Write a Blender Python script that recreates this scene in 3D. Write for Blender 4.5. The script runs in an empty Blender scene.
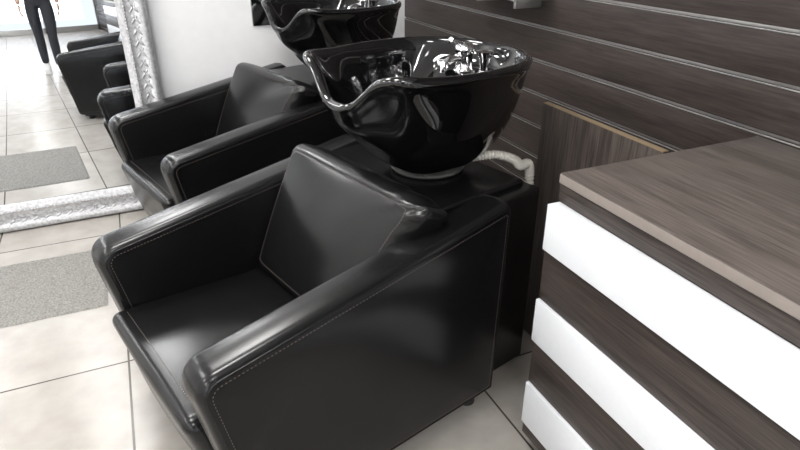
import bpy, bmesh, math, random
from mathutils import Vector, Matrix
random.seed(4)
S=bpy.context.scene
D=bpy.data
# ------------------------------------------------------------ helpers
def link(o,parent=None):
    S.collection.objects.link(o)
    if parent: o.parent=parent
    return o
def empty(name,loc=(0,0,0),rz=0):
    e=D.objects.new(name,None); e.empty_display_size=.1
    e.location=loc; e.rotation_euler=(0,0,rz); return link(e)
def mesh_obj(name,verts,faces,mat=None,parent=None,smooth=True,auto=None):
    me=D.meshes.new(name); me.from_pydata([tuple(v) for v in verts],[],faces); me.update()
    bm=bmesh.new(); bm.from_mesh(me); bmesh.ops.recalc_face_normals(bm,faces=bm.faces); bm.to_mesh(me); bm.free()
    for p in me.polygons: p.use_smooth=smooth
    if smooth and auto:
        me.set_sharp_from_angle(angle=math.radians(auto))
    o=D.objects.new(name,me)
    if mat: me.materials.append(mat)
    return link(o,parent)
def ax(h,r,ni,nr):
    L=[-h+r*i/nr for i in range(nr)]
    I=[-(h-r)+2*(h-r)*i/ni for i in range(ni+1)]
    R=[h-r+r*(i+1)/nr for i in range(nr)]
    return L+I+R
def rbox_data(h,r,ni=6,nr=4,f=None,c=(0,0,0)):
    A=[ax(h[i],r,ni if isinstance(ni,int) else ni[i],nr) for i in range(3)]
    idx={};V=[];F=[]
    def vid(i,j,k):
        key=(i,j,k)
        if key in idx: return idx[key]
        p=Vector((A[0][i],A[1][j],A[2][k]))
        q=Vector([max(-(h[a]-r),min(h[a]-r,p[a])) for a in range(3)])
        d=p-q
        if d.length>1e-9: p=q+d.normalized()*r
        if f: p=Vector(f(*p))
        V.append(p+Vector(c)); idx[key]=len(V)-1; return idx[key]
    n=[len(a)-1 for a in A]
    for i in range(n[0]):
        for j in range(n[1]):
            for k in (0,n[2]): F.append([vid(i,j,k),vid(i+1,j,k),vid(i+1,j+1,k),vid(i,j+1,k)])
    for i in range(n[0]):
        for k in range(n[2]):
            for j in (0,n[1]): F.append([vid(i,j,k),vid(i+1,j,k),vid(i+1,j,k+1),vid(i,j,k+1)])
    for j in range(n[1]):
        for k in range(n[2]):
            for i in (0,n[0]): F.append([vid(i,j,k),vid(i,j+1,k),vid(i,j+1,k+1),vid(i,j,k+1)])
    return V,F
def rbox(name,h,r,c,mat,parent=None,ni=6,nr=4,f=None):
    V,F=rbox_data(h,r,ni,nr,f,c)
    return mesh_obj(name,V,F,mat,parent)
def box(name,a,b,mat,parent=None,r=.002):
    h=[(b[i]-a[i])/2 for i in range(3)]; c=[(b[i]+a[i])/2 for i in range(3)]
    r=min(r,min(h)*.9)
    V,F=rbox_data(h,r,1,2,None,c)
    return mesh_obj(name,V,F,mat,parent)
def inset(poly,d):
    n=len(poly);out=[]
    for i in range(n):
        p0,p1,p2=[Vector(poly[(i+k-1)%n]) for k in range(3)]
        e1=(p1-p0).normalized(); e2=(p2-p1).normalized()
        n1=Vector((-e1.y,e1.x)); n2=Vector((-e2.y,e2.x))
        m=(n1+n2); m=m/(1+n1.dot(n2))
        out.append(p1+m*d)
    return out
def roundpoly(poly,rad,seg=8):
    n=len(poly);out=[]
    for i in range(n):
        p0,p1,p2=[Vector(poly[(i+k-1)%n]) for k in range(3)]
        a=(p0-p1).normalized(); b=(p2-p1).normalized()
        ang=a.angle(b); t=rad[i]/math.tan(ang/2)
        s=p1+a*t; e=p1+b*t
        bis=(a+b).normalized(); c=p1+bis*(rad[i]/math.sin(ang/2))
        v0=s-c; v1=e-c
        tot=v0.angle_signed(v1)
        for k in range(seg+1):
            th=-tot*k/seg
            out.append(c+Vector((v0.x*math.cos(th)-v0.y*math.sin(th),v0.x*math.sin(th)+v0.y*math.cos(th))))
    return out
def ringpoly(poly,rad,d,seg=8):
    return roundpoly(inset(poly,d),[max(r-d,.004) for r in rad],seg)
def slab(name,poly,rad,y0,y1,er,mat,parent,puff=.006):
    st=[]
    for k in range(7):
        a=math.pi/2*k/6
        st.append((er*(1-math.sin(a)), er*(1-math.cos(a))))
    left=[(.14,-puff),(.09,-puff*.9),(.055,-puff*.55),(.035,-puff*.15)]+st
    rings=[(d,y0+q) for d,q in left]+[(-.004,(y0+y1)/2)]+[(d,y1-q) for d,q in reversed(left)]
    V=[];n=None
    for d,y in rings:
        rp=ringpoly(poly,rad,d); n=len(rp)
        V+= [Vector((p.x,y,p.y)) for p in rp]
    F=[]
    for r in range(len(rings)-1):
        for i in range(n):
            F.append([r*n+i,r*n+(i+1)%n,(r+1)*n+(i+1)%n,(r+1)*n+i])
    F.append(list(range(n))); F.append([len(V)-n+i for i in range(n)])
    return mesh_obj(name,V,F,mat,parent)
def tube(name,pts,r,mat,parent=None,res=3,cyclic=False,smooth=True,radii=None):
    cu=D.curves.new(name,'CURVE'); cu.dimensions='3D'; cu.bevel_depth=r; cu.bevel_resolution=res; cu.use_fill_caps=True
    sp=cu.splines.new('POLY'); sp.points.add(len(pts)-1)
    for i,p in enumerate(pts):
        sp.points[i].co=(p[0],p[1],p[2],1)
        if radii: sp.points[i].radius=radii[i]
    sp.use_cyclic_u=cyclic
    o=D.objects.new(name,cu); cu.materials.append(mat)
    link(o)
    me=D.meshes.new_from_object(o.evaluated_get(bpy.context.evaluated_depsgraph_get()))
    D.objects.remove(o)
    for p in me.polygons: p.use_smooth=True
    ob=D.objects.new(name,me); return link(ob,parent)
def catmull(P,n=8):
    P=[Vector(p) for p in P]; Q=[P[0]]+P+[P[-1]]; out=[]
    for i in range(1,len(Q)-2):
        for k in range(n):
            t=k/n;a,b,c,d=Q[i-1],Q[i],Q[i+1],Q[i+2]
            out.append(.5*((2*b)+(-a+c)*t+(2*a-5*b+4*c-d)*t*t+(-a+3*b-3*c+d)*t**3))
    out.append(P[-1]); return out
def lathe(name,prof,mat,parent=None,c=(0,0,0),n=40,sx=1,sy=1,rot=None):
    V=[];F=[]
    for r,z in prof:
        for i in range(n):
            t=2*math.pi*i/n; v=Vector((r*math.cos(t)*sx,r*math.sin(t)*sy,z))
            if rot: v=rot@v
            V.append(v+Vector(c))
    for k in range(len(prof)-1):
        for i in range(n): F.append([k*n+i,k*n+(i+1)%n,(k+1)*n+(i+1)%n,(k+1)*n+i])
    F.append(list(range(n))); F.append([len(V)-n+i for i in range(n)])
    return mesh_obj(name,V,F,mat,parent,auto=50)
def stitches(name,pts,mat,parent,seg=.006,gap=.0035,r=.0012,closed=False):
    pts=[Vector(p) for p in pts]
    if closed: pts.append(pts[0])
    V=[];F=[]
    L=[0]
    for a,b in zip(pts,pts[1:]): L.append(L[-1]+(b-a).length)
    def at(s):
        for i in range(len(L)-1):
            if s<=L[i+1]:
                t=(s-L[i])/max(L[i+1]-L[i],1e-9); return pts[i].lerp(pts[i+1],t)
        return pts[-1]
    s=0
    while s+seg<L[-1]:
        a=at(s);b=at(s+seg);d=(b-a)
        if d.length>1e-6:
            d.normalize(); u=d.orthogonal().normalized()*r; w=d.cross(u).normalized()*r
            m=(a+b)/2; i0=len(V)
            V+=[a,b,m+u,m+w,m-u,m-w]
            for p,q in ((2,3),(3,4),(4,5),(5,2)):
                F.append([i0,i0+p,i0+q]); F.append([i0+1,i0+q,i0+p])
        s+=seg+gap
    return mesh_obj(name,V,F,mat,parent,smooth=False)
# ------------------------------------------------------------ materials
def newmat(name):
    m=D.materials.new(name); m.use_nodes=True; nt=m.node_tree
    return m,nt,nt.nodes['Principled BSDF']
def N(nt,t,**k):
    n=nt.nodes.new(t)
    for a,b in k.items(): setattr(n,a,b)
    return n
def ramp(nt,stops):
    r=N(nt,'ShaderNodeValToRGB'); e=r.color_ramp.elements
    while len(e)<len(stops): e.new(.5)
    for x,(p,c) in zip(e,stops): x.position=p; x.color=(*c,1) if len(c)==3 else c
    return r
def objco(nt,scale=(1,1,1),loc=(0,0,0)):
    t=N(nt,'ShaderNodeTexCoord'); m=N(nt,'ShaderNodeMapping')
    m.inputs['Scale'].default_value=scale; m.inputs['Location'].default_value=loc
    nt.links.new(t.outputs['Object'],m.inputs['Vector']); return m.outputs['Vector']
def plain(name,col,rough=.5,metal=0,noise=.04,bump=0,bscale=60,coat=0,spec=None):
    m,nt,b=newmat(name)
    v=objco(nt); n=N(nt,'ShaderNodeTexNoise'); n.inputs['Scale'].default_value=bscale; n.inputs['Detail'].default_value=4
    nt.links.new(v,n.inputs['Vector'])
    r=ramp(nt,[(.3,[c*(1-noise) for c in col]),(.7,[min(1,c*(1+noise)) for c in col])])
    nt.links.new(n.outputs['Fac'],r.inputs['Fac']); nt.links.new(r.outputs['Color'],b.inputs['Base Color'])
    b.inputs['Roughness'].default_value=rough; b.inputs['Metallic'].default_value=metal; b.inputs['Coat Weight'].default_value=coat
    if spec is not None: b.inputs['Specular IOR Level'].default_value=spec
    if bump:
        bp=N(nt,'ShaderNodeBump'); bp.inputs['Strength'].default_value=bump; bp.inputs['Distance'].default_value=.003
        nt.links.new(n.outputs['Fac'],bp.inputs['Height']); nt.links.new(bp.outputs['Normal'],b.inputs['Normal'])
    return m
def leather(name):
    m,nt,b=newmat(name)
    v=objco(nt)
    vo=N(nt,'ShaderNodeTexNoise'); vo.inputs['Scale'].default_value=380; vo.inputs['Detail'].default_value=1; nt.links.new(v,vo.inputs['Vector'])
    n2=N(nt,'ShaderNodeTexNoise'); n2.inputs['Scale'].default_value=3.4; n2.inputs['Detail'].default_value=.5; nt.links.new(v,n2.inputs['Vector'])
    cr=ramp(nt,[(.35,(.005,.005,.0055)),(.75,(.007,.0068,.007))]); nt.links.new(n2.outputs['Fac'],cr.inputs['Fac'])
    nt.links.new(cr.outputs['Color'],b.inputs['Base Color'])
    b.inputs['Roughness'].default_value=.25
    b1=N(nt,'ShaderNodeBump'); b1.inputs['Strength'].default_value=.10; b1.inputs['Distance'].default_value=.0004; nt.links.new(vo.outputs['Fac'],b1.inputs['Height'])
    b2=N(nt,'ShaderNodeBump'); b2.inputs['Strength'].default_value=.45; b2.inputs['Distance'].default_value=.013; nt.links.new(n2.outputs['Fac'],b2.inputs['Height'])
    nt.links.new(b1.outputs['Normal'],b2.inputs['Normal']); nt.links.new(b2.outputs['Normal'],b.inputs['Normal'])
    b.inputs['Specular IOR Level'].default_value=.36
    return m
def wood(name,dark,light,axis=1,rough=.42,fine=1.0,lo=.40,hi=.60,spec=.35):
    m,nt,b=newmat(name)
    def sc(a,c): s=[c]*3; s[axis]=a; return s
    n=N(nt,'ShaderNodeTexNoise'); n.inputs['Scale'].default_value=1; n.inputs['Detail'].default_value=6; n.inputs['Roughness'].default_value=.65; n.inputs['Distortion'].default_value=.4
    nt.links.new(objco(nt,sc(1.6,40*fine)),n.inputs['Vector'])
    n2=N(nt,'ShaderNodeTexNoise'); n2.inputs['Scale'].default_value=1; n2.inputs['Detail'].default_value=3
    nt.links.new(objco(nt,sc(9,210*fine)),n2.inputs['Vector'])
    mx=N(nt,'ShaderNodeMath',operation='MULTIPLY_ADD'); mx.inputs[1].default_value=.5
    nt.links.new(n2.outputs['Fac'],mx.inputs[0])
    m2=N(nt,'ShaderNodeMath',operation='MULTIPLY'); m2.inputs[1].default_value=.5; nt.links.new(n.outputs['Fac'],m2.inputs[0]); nt.links.new(m2.outputs[0],mx.inputs[2])
    mid=[(a+c)/2 for a,c in zip(dark,light)]
    r=ramp(nt,[(lo,dark),(.5,mid),(hi,light)])
    nt.links.new(mx.outputs[0],r.inputs['Fac']); nt.links.new(r.outputs['Color'],b.inputs['Base Color'])
    b.inputs['Roughness'].default_value=rough
    bp=N(nt,'ShaderNodeBump'); bp.inputs['Strength'].default_value=.15; bp.inputs['Distance'].default_value=.001
    nt.links.new(mx.outputs[0],bp.inputs['Height']); nt.links.new(bp.outputs['Normal'],b.inputs['Normal'])
    b.inputs['Specular IOR Level'].default_value=spec
    return m
def emis(name,col,s):
    m,nt,b=newmat(name); b.inputs['Emission Color'].default_value=(*col,1); b.inputs['Emission Strength'].default_value=s; b.inputs['Base Color'].default_value=(.8,.8,.8,1); return m
M_leather=leather('black_leatherette')
M_stitch=plain('stitch_thread',(.14,.11,.10),.6)
M_ceramic=plain('black_glazed_ceramic',(.003,.003,.0035),.035,coat=.5,noise=.02)
M_chrome=plain('chrome',(.75,.75,.76),.1,1,noise=.02)
M_rubber=plain('black_rubber',(.02,.02,.02),.6)
M_silicone=plain('grey_gasket',(.10,.10,.095),.35)
M_pvc=plain('white_pvc_hose',(.62,.60,.55),.4)
M_wall=plain('white_painted_wall',(.86,.86,.87),.55,bump=.05,bscale=25,noise=.015)
M_ceil=plain('ceiling_paint',(.80,.80,.80),.7,noise=.01)
M_white=plain('white_laminate',(.72,.74,.77),.25,noise=.01)
M_slat=wood('wenge_slatwall',(.024,.0185,.0165),(.062,.050,.0455),1,.42,.8,.34,.66,.28)
M_top=wood('wenge_top_sheen_tint',(.062,.051,.046),(.155,.131,.117),1,.30,1.0,.38,.62,.4)  # counter wenge, lighter and greyer than the front: reflected light put into the colour
M_front=wood('wenge_front',(.024,.019,.017),(.066,.053,.047),1,.4,1.2)
M_board=wood('wenge_board',(.034,.027,.024),(.09,.074,.066),2,.45,.8)
M_alu=plain('aluminium_insert',(.50,.49,.48),.3,.8)
M_edge=plain('edge_band',(.20,.15,.09),.5)
M_edge2=plain('edge_band_grey',(.24,.21,.19),.3)
M_floor,nt,b=newmat('beige_floor_tiles')
T=.52
v=objco(nt,loc=(.19,-1.86+T*8,0))
br=N(nt,'ShaderNodeTexBrick'); br.offset=0; br.squash=1
br.inputs['Scale'].default_value=1; br.inputs['Brick Width'].default_value=T; br.inputs['Row Height'].default_value=T
br.inputs['Mortar Size'].default_value=.0036; br.inputs['Mortar Smooth'].default_value=.2; br.inputs['Bias'].default_value=0
br.inputs['Color1'].default_value=(.40,.378,.35,1); br.inputs['Color2'].default_value=(.435,.412,.383,1); br.inputs['Mortar'].default_value=(.085,.073,.062,1)
nt.links.new(v,br.inputs['Vector'])
n=N(nt,'ShaderNodeTexNoise'); n.inputs['Scale'].default_value=9; n.inputs['Detail'].default_value=6; nt.links.new(v,n.inputs['Vector'])
r=ramp(nt,[(.3,(.83,.82,.81)),(.65,(1,1,1))]); nt.links.new(n.outputs['Fac'],r.inputs['Fac'])
mx=N(nt,'ShaderNodeMix',data_type='RGBA',blend_type='MULTIPLY'); mx.inputs[0].default_value=1
nt.links.new(br.outputs['Color'],mx.inputs[6]); nt.links.new(r.outputs['Color'],mx.inputs[7]); nt.links.new(mx.outputs[2],b.inputs['Base Color'])
b.inputs['Roughness'].default_value=.26
bp=N(nt,'ShaderNodeBump',invert=True); bp.inputs['Strength'].default_value=.5; bp.inputs['Distance'].default_value=.002
nt.links.new(br.outputs['Fac'],bp.inputs['Height']); nt.links.new(bp.outputs['Normal'],b.inputs['Normal'])
M_mirror,nt,b=newmat('mirror_glass'); b.inputs['Metallic'].default_value=1; b.inputs['Roughness'].default_value=.01; b.inputs['Base Color'].default_value=(.84,.86,.88,1)
M_frame,nt,b=newmat('antique_silver_frame')
v=objco(nt); vo=N(nt,'ShaderNodeTexNoise'); vo.inputs['Scale'].default_value=70; vo.inputs['Detail'].default_value=4; nt.links.new(v,vo.inputs['Vector'])
r=ramp(nt,[(.3,(.34,.34,.35)),(.65,(.56,.56,.57))]); nt.links.new(vo.outputs['Fac'],r.inputs['Fac']); nt.links.new(r.outputs['Color'],b.inputs['Base Color'])
b.inputs['Metallic'].default_value=.4; b.inputs['Roughness'].default_value=.4
bp=N(nt,'ShaderNodeBump'); bp.inputs['Strength'].default_value=.4; bp.inputs['Distance'].default_value=.002; nt.links.new(vo.outputs['Fac'],bp.inputs['Height']); nt.links.new(bp.outputs['Normal'],b.inputs['Normal'])
M_mat=plain('grey_rubber_mat',(.215,.21,.195),.85,noise=.35,bump=.6,bscale=150)

# ------------------------------------------------------------ room
WX=1.48; WY=3.26; RX=-3.6; RY=-4.6; H=2.75
def quadbox(name,a,b,mat): return box(name,a,b,mat,r=.001)
quadbox('floor',(RX-.1,RY-.1,-.1),(WX+.12,WY+.1,0),M_floor)
quadbox('ceiling',(RX-.1,RY-.1,H),(WX+.12,WY+.1,H+.1),M_ceil)
quadbox('wall_back',(RX-.1,WY,0),(WX+.12,WY+.1,H),M_wall)
quadbox('wall_left',(RX-.1,RY,0),(RX,WY,H),M_wall)
quadbox('wall_right',(WX+.02,RY,0),(WX+.12,WY,H),M_wall)
quadbox('wall_front',(RX,RY-.1,2.35),(WX+.02,RY,H),M_wall)
sf=empty('window_1')
M_glass,nt,b=newmat('shop_glass'); b.inputs['Transmission Weight'].default_value=1; b.inputs['Roughness'].default_value=0; b.inputs['IOR'].default_value=1.02
for i in range(5):
    x=RX+(WX-RX)*i/4
    box('mullion_%d'%i,(x-.03,RY-.07,0),(x+.03,RY-.01,2.35),M_alu,sf)
box('rail_bottom',(RX,RY-.07,0),(WX,RY-.01,.12),M_alu,sf)
box('glass_pane',(RX,RY-.045,.12),(WX,RY-.04,2.35),M_glass,sf,r=.0005)
sw=empty('slatwall_panel')
z0=.853; pitch=.128
gz=[z0+pitch*k for k in range(-6,15)]
prev=0.0
for i,g in enumerate(gz+[H-.001]):
    top=min(g-.005,H-.002)
    if top>prev+.01:
        box('slat_%d'%i,(WX-.001,RY+.01,prev),(WX+.0175,WY-.002,top),M_slat,sw,r=.0015)
    prev=g+.005
V=[];F=[]
for g in gz:
    for (a,b_) in [((WX-.0035,RY+.01,g-.0075),(WX+.0005,WY-.002,g-.0045)),((WX+.008,RY+.01,g-.0045),(WX+.017,WY-.002,g+.0045))]:
        v_,f_=rbox_data([(b_[i]-a[i])/2 for i in range(3)],.0008,1,1,None,[(b_[i]+a[i])/2 for i in range(3)])
        o=len(V);V+=v_;F+=[[x+o for x in q] for q in f_]
mesh_obj('aluminium_inserts',V,F,M_alu,sw)
k=0
M_led=emis('led_diffuser',(1,.985,.965),14)
for x in (-2.3,-.2):
    for y in (-3.0,-1.0,1.0,2.5):
        nm='ceiling_light_panel' if k==0 else 'ceiling_light_panel.%03d'%k
        e=empty(nm,(x,y,H)); k+=1
        box('housing',(-.31,-.31,-.025),(.31,.31,-.0005),M_white,e)
        box('diffuser',(-.29,-.29,-.03),(.29,.29,-.0255),M_led,e)
        L=D.lights.new('led','AREA'); L.shape='SQUARE'; L.size=.46; L.energy=21.5; L.color=(1,.98,.955)
        lo=D.objects.new('led',L); lo.location=(0,0,-.04); link(lo,e)
L=D.lights.new('daylight','AREA'); L.shape='RECTANGLE'; L.size=4.6; L.size_y=2.1; L.energy=105; L.color=(.95,.98,1)
lo=D.objects.new('daylight_through_shopfront',L); lo.location=(-1.1,RY-.3,1.3); lo.rotation_euler=(math.radians(90),0,0); link(lo)
W=D.worlds.new('World'); S.world=W; W.use_nodes=True
W.node_tree.nodes['Background'].inputs[0].default_value=(.85,.92,1,1); W.node_tree.nodes['Background'].inputs[1].default_value=1.6

# ------------------------------------------------------------ big mirror (leans back slightly)
x1=.12;wd=1.7;zt=2.15;fw=.13;yf=0
mr=empty('framed_floor_mirror',(x1,3.135,.004),0)
mr.rotation_euler=(math.radians(-2.0),0,math.radians(1.0))
x0=-wd; xr=0
box('mirror_glass',(x0+fw*.85,yf+.012,fw*.85),(xr-fw*.85,yf+.02,zt-fw*.85),M_mirror,mr,r=.0005)
box('backing_board',(x0+.01,yf+.021,.01),(xr-.01,yf+.035,zt-.01),M_rubber,mr)
prof=[(0,.032),(0,-.005),(.006,-.016),(.018,-.020),(.028,-.016),(.034,-.006),(.055,-.002),(.078,-.004),(.088,-.010),(.098,-.013),(.108,-.009),(.114,-.002),(.122,.002),(.13,.007),(.13,.02)]
V=[];F=[];n=len(prof)
for cx,cz,sx,sz in [(x0,0,1,1),(xr,0,-1,1),(xr,zt,-1,-1),(x0,zt,1,-1)]:
    for d,y in prof: V.append((cx+sx*d,yf+y,cz+sz*d))
for c in range(4):
    for i in range(n-1): F.append([c*n+i,c*n+i+1,((c+1)%4)*n+i+1,((c+1)%4)*n+i])
mesh_obj('frame_moulding',V,F,M_frame,mr,auto=60)
V=[];F=[]
def blob(c,sx,sy,sz,rot=0,nu=8,nv=5):
    o=len(V)
    for j in range(nv+1):
        ph=math.pi*j/nv
        for i in range(nu):
            t=2*math.pi*i/nu
            x=sx*math.sin(ph)*math.cos(t); z=sz*math.sin(ph)*math.sin(t); y=sy*math.cos(ph)
            xr_=x*math.cos(rot)-z*math.sin(rot); zr=x*math.sin(rot)+z*math.cos(rot)
            V.append((c[0]+xr_,c[1]+y,c[2]+zr))
    for j in range(nv):
        for i in range(nu): F.append([o+j*nu+i,o+j*nu+(i+1)%nu,o+(j+1)*nu+(i+1)%nu,o+(j+1)*nu+i])
def run(p,q):
    p=Vector(p);q=Vector(q);L=(q-p).length;d=(q-p)/L;nrm=Vector((-d.y,d.x))
    m=int(L/.014)
    for i in range(m):
        c=p+d*(i+.5)*L/m
        cc=c+nrm*.098; blob((cc.x,yf-.012,cc.y),.0055,.005,.0055)
    m=int(L/.05)
    a0=math.atan2(d.y,d.x)
    for i in range(m):
        c=p+d*(i+.5)*L/m
        for s,off in ((1,.046),(-1,.067)):
            cc=c+nrm*off
            blob((cc.x,yf-.003,cc.y),.019,.005,.006,a0+s*.6)
            cc=c+nrm*(off+s*.004)+d*.02
            blob((cc.x,yf-.003,cc.y),.010,.004,.004,a0-s*.5)
run((x0,0),(xr,0));run((xr,0),(xr,zt));run((xr,zt),(x0,zt));run((x0,zt),(x0,0))
mesh_obj('carved_ornament',V,F,M_frame,mr)
m2=empty('wall_mirror')
box('mirror_glass',(.62,WY-.012,.86),(1.40,WY-.006,1.9),M_mirror,m2,r=.0005)
box('backing',(.618,WY-.006,.858),(1.402,WY-.001,1.902),M_alu,m2,r=.0005)
hk=empty('wall_hook')
box('plate',(.30,WY-.006,1.015),(.325,WY-.0005,1.05),M_alu,hk)
tube('hook',catmull([(.312,WY-.006,1.035),(.312,WY-.025,1.03),(.312,WY-.03,1.045)],5),.003,M_alu,hk)

# ------------------------------------------------------------ mat
V=[];F=[];nx,ny=150,62
X0,X1,Y0,Y1=-1.62,-.25,2.25,2.76
for j in range(ny+1):
    for i in range(nx+1):
        e=(i in(0,nx) or j in(0,ny))
        V.append((X0+(X1-X0)*i/nx+random.uniform(-.001,.001),Y0+(Y1-Y0)*j/ny+random.uniform(-.001,.001),.0008 if e else .003+random.random()*.004))
for j in range(ny):
    for i in range(nx): F.append([j*(nx+1)+i,j*(nx+1)+i+1,(j+1)*(nx+1)+i+1,(j+1)*(nx+1)+i])
mesh_obj('door_mat',V,F,M_mat)

# ------------------------------------------------------------ shampoo chair
CW=.775;CL=.90;AT=.108
def chair(name,loc,rz):
    e=empty(name,loc,rz)
    poly=[(.08,.045),(CL-.02,.045),(CL,.685),(-.012,.55)]
    rad=[.03,.015,.03,.055]
    for s,(ya,yb) in enumerate(((0,AT),(CW-AT,CW))):
        slab('armrest_%d'%(s+1),poly,rad,ya,yb,.024,M_leather,e,.008)
        for side,y in ((0,ya),(1,yb)):
            rp=ringpoly(poly,rad,.028)
            yy=y-.0006 if side==0 else y+.0006
            stitches('stitching_%d%d'%(s,side),[Vector((p.x,yy,p.y)) for p in rp],M_stitch,e,closed=True)
            rp2=ringpoly(poly,rad,.016)
            y2=y+(.0016 if side==0 else -.0016)
            tube('seam_%d%d'%(s,side),[(p.x,y2,p.y) for p in rp2],.0018,M_leather,e,2,True)
    iw=(CW-2*AT)/2
    def fs(x,y,z):
        u=max(0,-x/.24)
        x2=x+(.5-(z/.145)*.5)*.075*u
        z2=z
        if z>0: z2+= .016*(1-(y/iw)**2)*(1-(x/.25)**2)+.012*(-x/.24)
        if x<-.1: x2-= .012*(1-(y/iw)**2)*(1-abs(z)/.16)
        z2+=.002*math.sin(x*60+y*9)*math.exp(-((x-.15)/.1)**2)*(z>0)
        return x2,y,z2
    rbox('seat_cushion',(.255,iw+.004,.145),.035,(.235,CW/2,.213),M_leather,e,(14,14,8),6,fs)
    pts=[]
    for i in range(30):
        y=-(iw-.03)+2*(iw-.03)*i/29
        pts.append(Vector(fs(-.205,y,.145+.0008))+Vector((.235,CW/2,.213)))
    stitches('seat_stitching',pts,M_stitch,e)
    def fb(x,y,z):
        b=.030*(1-(y/iw)**2)*(1-(z/.22)**2)
        x2=x-(b if x<0 else 0)
        w=max(0,(z/.22)); cr=max(0,-y/iw)
        x2+=.007*math.sin((y*1.0+z*1.4)*95)*(w**2)*(cr**3)
        z2=z+.005*math.sin(y*85)*w**3*(cr**2)-.012*(abs(y)/iw)**4*w
        y2=y*(1+(.29 if y<0 else .0)*max(0,(z+.02)/.235)**1.5)
        a=math.radians(25)
        return x2*math.cos(a)+z2*math.sin(a), y2, -x2*math.sin(a)+z2*math.cos(a)
    c=Vector((.572,CW/2-.006,.530))
    rbox('backrest_cushion',(.060,iw-.002,.218),.038,c,M_leather,e,(4,34,26),6,fb)
    pts=[]
    for i in range(60):
        t=i/59*4
        k=int(min(t,3.999)); f=t-k
        hy,hz=iw-.034,.218-.032
        cs=[(-hy,-hz),(-hy,hz),(hy,hz),(hy,-hz),(-hy,-hz)]
        y=cs[k][0]+(cs[k+1][0]-cs[k][0])*f; z=cs[k][1]+(cs[k+1][1]-cs[k][1])*f
        pts.append(Vector(fb(-.0605,y,z))+c)
    stitches('backrest_stitching',pts,M_stitch,e)
    rbox('basin_plinth',(.235,iw+.003,.32),.012,(.825,CW/2,.352),M_leather,e,(3,3,3),4)
    rbox('rear_service_panel',(.10,iw+.045,.31),.01,(.985,CW/2,.342),M_leather,e,(3,3,3),4)
    box('base_frame',(.12,.02,.03),(.84,CW-.02,.06),M_rubber,e)
    for i,(x,y) in enumerate([(.17,.06),(.17,CW-.06),(.81,.05),(.81,CW-.05),(1.0,.14),(1.0,CW-.14)]):
        lathe('foot_%d'%i,[(.022,0),(.026,.004),(.026,.022),(.018,.026),(.018,.05)],M_rubber,e,(x,y,0),20)
    return e
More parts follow.
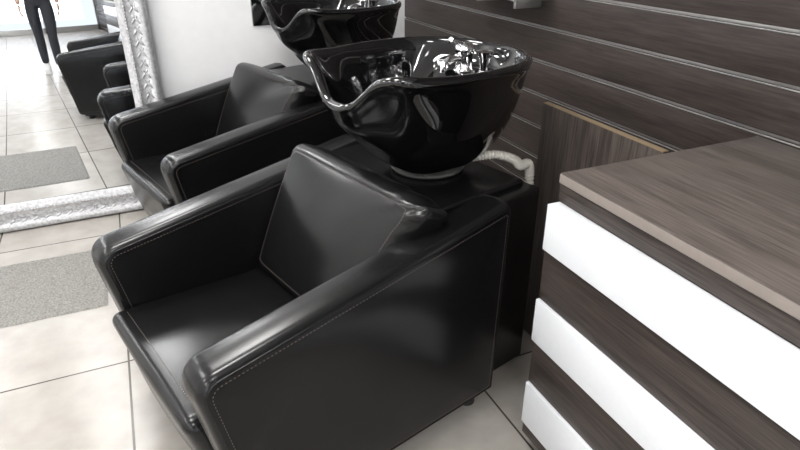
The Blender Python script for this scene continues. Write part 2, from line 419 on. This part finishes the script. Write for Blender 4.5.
def basin(name,loc,rz):
    e=empty(name,loc,rz)
    NT=128
    def sm(x): x=max(0,min(1,x)); return x*x*(3-2*x)
    A=.285;B=.262;Z=.325
    outer=[(.36,0),(.40,.012),(.46,.04),(.60,.13),(.74,.27),(.85,.44),(.925,.62),(.97,.78),(.995,.89)]
    lip=[(1.02,.92),(1.04,.95),(1.042,.98),(1.02,1.005),(.985,1.01),(.955,1.0),(.935,.97)]
    inner=[(.915,.90),(.88,.76),(.82,.58),(.71,.41),(.56,.29),(.36,.225),(.18,.20),(.07,.19),(.068,.16)]
    rows=[('o',)+p for p in outer]+[('l',)+p for p in lip]+[('i',)+p for p in inner]
    V=[];F=[]
    for kind,rf,zf in rows:
        for i in range(NT):
            t=2*math.pi*i/NT
            c,s=math.cos(t),math.sin(t)
            ex=2.4
            R=1/((abs(c)/A)**ex+(abs(s)/B)**ex)**(1/ex)
            dpi=abs(t-math.pi)
            w=math.exp(-(dpi/.38)**3)
            ear=math.exp(-((dpi-.66)/.24)**2)
            upper=sm((zf-.15)/.75)
            z=Z*zf
            z-= .085*w*upper
            z+= .010*ear*sm((zf-.6)/.4)
            rr=R*rf
            rr+= (.036*ear)*sm((zf-.55)/.45) + .014*w*sm((zf-.4)/.5)
            if kind=='o': rr-= .022*w*sm(1-abs(zf-.35)/.45)
            back=sm((c-.45)/.45)
            if kind=='i':
                if rf>.5 and rf<.9:
                    z=z+(Z*.80-z)*back*sm((rf-.5)/.18)
                    rr*= 1-.05*back
            x=rr*c+.02*(1-zf); y=rr*s
            V.append((x,y,z))
    for k in range(len(rows)-1):
        for i in range(NT): F.append([k*NT+i,k*NT+(i+1)%NT,(k+1)*NT+(i+1)%NT,(k+1)*NT+i])
    F.append([i for i in range(NT)]); F.append([len(V)-NT+i for i in range(NT)])
    o=mesh_obj('bowl',V,F,M_ceramic,e)
    sd=o.modifiers.new('s','SUBSURF'); sd.levels=1; sd.render_levels=1
    lathe('gasket_ring',[(.06,-.0125),(.108,-.0125),(.112,-.008),(.112,-.002),(.106,.003),(.08,.003)],M_silicone,e,(.02,0,0),48)
    lathe('drain_strainer',[(.002,.060),(.022,.060),(.026,.064),(.024,.068),(.002,.066)],M_chrome,e,(.012,0,0),24)
    zt=Z*.80
    lathe('mixer_body',[(.030,0),(.032,.006),(.026,.012),(.024,.050),(.029,.056),(.029,.074),(.020,.083),(.003,.085)],M_chrome,e,(.16,.0,zt-.004),28)
    rot=Matrix.Rotation(math.radians(-70),3,'Y')
    lathe('mixer_lever',[(.006,0),(.007,.005),(.0075,.05),(.010,.065),(.003,.07)],M_chrome,e,(.16,.0,zt+.072),14,rot=rot)
    tube('spout',catmull([(.155,.0,zt+.03),(.12,.0,zt+.040),(.08,.0,zt+.030),(.07,.0,zt+.005)],8),.011,M_chrome,e)
    lathe('spray_socket',[(.022,0),(.024,.008),(.017,.014),(.014,.02)],M_chrome,e,(.15,-.09,zt-.004),24)
    lathe('hand_spray',[(.012,0),(.013,.02),(.015,.035),(.023,.05),(.025,.058),(.004,.061)],M_chrome,e,(.15,-.09,zt+.012),24)
    lathe('hose_socket',[(.018,0),(.02,.008),(.014,.02),(.003,.022)],M_chrome,e,(.15,.09,zt-.004),24)
    P=[(.10,-.11,.03),(.14,-.17,.045),(.18,-.205,.03),(.20,-.215,.01),(.24,-.215,-.0),(.25,-.215,-.10),(.25,-.215,-.40),(.25,-.215,-.665)]
    pts=catmull(P,34); rd=[1+.16*math.sin(i*1.57) for i in range(len(pts))]
    tube('drain_hose',pts,.013,M_pvc,e,4,False,True,rd)
    return e
PHI=math.radians(15.2)
O1=(.003,.962);O2=(.060,2.225)
c1=chair('shampoo_chair',O1+(0,),PHI)
c2=chair('shampoo_chair.001',O2+(0,),PHI)
def loc(o,phi,x,y,z): return (o[0]+x*math.cos(phi)-y*math.sin(phi),o[1]+x*math.sin(phi)+y*math.cos(phi),z)
basin('shampoo_basin',loc(O1,PHI,.880,.357,.687),PHI)
basin('shampoo_basin.001',loc(O2,PHI,.975,.32,.687),PHI)

# ------------------------------------------------------------ low partition board
pb=empty('partition_board')
box('board',(1.15,1.005,0),(1.168,1.49,.842),M_board,pb,r=.001)
box('edge_band',(1.149,1.005,.8425),(1.169,1.49,.845),M_edge,pb,r=.0005)

# ------------------------------------------------------------ dresser / counter
dr=empty('striped_reception_counter')
DX=.845; DY=1.0; DY0=-.75
box('carcass',(DX+.005,DY0,.06),(WX-.006,DY-.004,.815),M_front,dr)
box('top_panel',(DX-.004,DY0-.01,.817),(WX-.005,DY,.842),M_top,dr,r=.0015)
box('edge_band',(DX-.0052,DY0-.01,.819),(DX-.0042,DY,.840),M_edge2,dr,r=.0003)
box('fascia',(DX-.001,DY0,.775),(DX+.004,DY-.001,.816),M_front,dr,r=.001)
box('plinth',(DX+.05,DY0+.02,0),(WX-.02,DY-.02,.059),M_rubber,dr)
zs=[(.770,.652,1),(.650,.512,0),(.510,.385,1),(.383,.246,0),(.244,.105,1),(.103,.062,0)]
for i,(a,b_,w) in enumerate(zs):
    xo=.815 if w else .822
    box(('white_drawer_strip_%d' if w else 'dark_drawer_strip_%d')%i,(xo,DY0,b_),(DX+.0045,DY,a),M_white if w else M_front,dr,r=.0015)
ws=empty('wall_shelf')
box('tray',(1.31,1.92,1.085),(WX-.002,2.38,1.10),M_alu,ws)
box('lip',(1.305,1.92,1.085),(1.310,2.38,1.12),M_chrome,ws,r=.001)
for i,y in enumerate((2.0,2.27)):
    box('bracket_%d'%i,(1.36,y-.008,1.05),(WX-.002,y+.008,1.084),M_alu,ws)

# ------------------------------------------------------------ person (seen in the floor mirror)
M_skin=plain('skin',(.52,.33,.24),.5); M_jean=plain('dark_trousers',(.02,.022,.028),.8,bump=.3,bscale=200)
M_shirt=plain('charcoal_shirt',(.05,.05,.055),.8,bump=.3,bscale=150); M_shoe=plain('white_sneaker',(.75,.75,.74),.5); M_hair=plain('dark_hair',(.015,.011,.009),.6,bump=1,bscale=120)
pe=empty('standing_person',(-.10,-.34,0),math.radians(4))
def skinmesh(name,nodes,edges,root,sub=2):
    names=list(nodes); me=D.meshes.new(name)
    me.from_pydata([nodes[k][0] for k in names],[(names.index(a),names.index(b)) for a,b in edges],[])
    o=D.objects.new(name,me); link(o)
    sk=o.modifiers.new('skin','SKIN'); sk.use_smooth_shade=True
    for i,k in enumerate(names):
        r=nodes[k][1]; r=r if isinstance(r,tuple) else (r,r)
        me.skin_vertices[0].data[i].radius=r
        me.skin_vertices[0].data[i].use_root=(k==root)
    ss=o.modifiers.new('sub','SUBSURF'); ss.levels=sub; ss.render_levels=sub
    bpy.context.view_layer.update()
    m2=D.meshes.new_from_object(o.evaluated_get(bpy.context.evaluated_depsgraph_get()))
    D.objects.remove(o); return m2
nd={'pel':((0,0,.93),(.15,.10)),'wai':((0,0,1.06),(.135,.095)),'che':((0,.01,1.24),(.16,.105)),'sho':((0,0,1.38),(.11,.08)),'nec':((0,.005,1.47),(.052,.052)),'hd':((0,.02,1.55),(.055,.06))}
ed=[('pel','wai'),('wai','che'),('che','sho'),('sho','nec'),('nec','hd')]
for s,fx in ((1,.08),(-1,-.085)):
    q='L' if s<0 else 'R'; st=.12 if s>0 else -.05
    nd.update({q+'hip':((s*.09,0,.86),.09),q+'thi':((s*.095,st*.4+.01,.68),.086),q+'kne':((fx,st*.7+.02,.48),.064),q+'cal':((fx,st*.85-.01,.33),.064),q+'ank':((fx,st,.10),.050),
      q+'shd':((s*.175,0,1.37),.055),q+'elb':((s*.235,-.02,1.09),.042),q+'wri':((s*.235,.06,.86),.028)})
    ed+=[('pel',q+'hip'),(q+'hip',q+'thi'),(q+'thi',q+'kne'),(q+'kne',q+'cal'),(q+'cal',q+'ank'),('sho',q+'shd'),(q+'shd',q+'elb'),(q+'elb',q+'wri')]
me=skinmesh('body',nd,ed,'pel')
for m in (M_skin,M_jean,M_shirt): me.materials.append(m)
for p in me.polygons:
    c=p.center
    arm=abs(c.x)>.175 and c.z<1.30
    if arm: i=2 if c.z>1.14 else 0
    elif c.z<.96: i=1
    elif c.z<1.43: i=2
    else: i=0
    p.material_index=i; p.use_smooth=True
link(D.objects.new('body',me),pe)
for s,q in ((1,'R'),(-1,'L')):
    w=Vector(nd[q+'wri'][0]); d=Vector((0,.25,-1)).normalized(); f=Vector((0,1,.25)).normalized(); out=Vector((s,0,0))
    n2={'w':(tuple(w),(.022,.026)),'p':(tuple(w+d*.045),(.016,.036)),'k':(tuple(w+d*.08),(.014,.036))}
    hm=skinmesh('hand',n2,[('w','p'),('p','k')],'w',2); hm.materials.append(M_skin)
    for p in hm.polygons: p.use_smooth=True
    link(D.objects.new('palm_'+q,hm),pe)
    for i,(off,ln) in enumerate(((.028,.068),(.010,.078),(-.009,.072),(-.027,.056))):
        b0=w+d*.07+f*off
        n3={'a':(tuple(b0),.009),'b':(tuple(b0+d*ln*.55-out*.004),.0085),'c':(tuple(b0+d*ln*.85-out*.014),.008),'e':(tuple(b0+d*ln*1.1-out*.026),.0065)}
        fm=skinmesh('finger',n3,[('a','b'),('b','c'),('c','e')],'a',1); fm.materials.append(M_skin)
        link(D.objects.new('finger_%s%d'%(q,i),fm),pe)
    b0=w+d*.03+f*.022
    n3={'a':(tuple(b0),.011),'b':(tuple(b0+d*.03+f*.022-out*.008),.010),'c':(tuple(b0+d*.06+f*.03-out*.014),.008)}
    fm=skinmesh('thumb',n3,[('a','b'),('b','c')],'a',1); fm.materials.append(M_skin); link(D.objects.new('thumb_'+q,fm),pe)
    ax_=nd[q+'ank'][0]
    def fsh(x,y,z):
        k=max(0,y/.14)
        return x*(1-.25*k*k), y, z*(1-.35*k)-.012*k+(.02 if (y<-.04 and z>0) else 0)
    rbox('sneaker_'+q,(.047,.14,.045),.03,(ax_[0],ax_[1]+.065,.058),M_shoe,pe,(4,8,3),4,fsh)
    def fso(x,y,z): return x*(1-.2*max(0,y/.145)**2),y,z
    rbox('sole_'+q,(.05,.145,.012),.01,(ax_[0],ax_[1]+.065,.012),M_shoe,pe,(4,8,1),3,fso)
V=[];F=[];nu,nv=32,24;hc=Vector((0,.025,1.615))
for j in range(nv+1):
    ph=math.pi*j/nv
    for i in range(nu):
        t=2*math.pi*i/nu
        x=.074*math.sin(ph)*math.cos(t); y=.094*math.sin(ph)*math.sin(t); z=.112*math.cos(ph)
        if z<0: x*=1-.3*(-z/.112)**1.5; y*=1-.12*(-z/.112)
        if y>.04:
            g=math.exp(-(x/.012)**2)*math.exp(-((z+.012)/.022)**2); y+=.022*g
            for sx in(-1,1): y-=.008*math.exp(-((x-sx*.03)/.014)**2-((z-.008)/.01)**2)
            y+=.005*math.exp(-(x/.022)**2-((z+.05)/.008)**2)
        V.append(hc+Vector((x,y,z)))
for j in range(nv):
    for i in range(nu): F.append([j*nu+i,j*nu+(i+1)%nu,(j+1)*nu+(i+1)%nu,(j+1)*nu+i])
mesh_obj('head',V,F,M_skin,pe)
V2=[]
for v in V:
    d=v-hc; k=1.07
    if (d.y>.045 and d.z<.06) or d.z<-.03: k=.93
    V2.append(hc+Vector((d.x*k,(d.y-.004)*k,d.z*k)))
mesh_obj('hair',V2,F,M_hair,pe)
for s in (-1,1):
    rbox('ear_%d'%(s+1),(.006,.016,.028),.005,(s*.076,.02,1.612),M_skin,pe,(1,2,3),3)
    lathe('eye_%d'%(s+1),[(.001,-.01),(.008,-.006),(.01,0),(.008,.006),(.001,.01)],M_white,pe,(s*.03,.106,1.623),14)

# ------------------------------------------------------------ camera
cam=D.cameras.new('camera'); cam.sensor_width=36; cam.lens=27; cam.clip_start=.02
co=D.objects.new('camera',cam); co.location=(0,0,1.35); co.rotation_euler=(math.radians(63),0,math.radians(-24)); link(co)
S.camera=co
S.view_settings.view_transform='Standard'
S.view_settings.look='None'
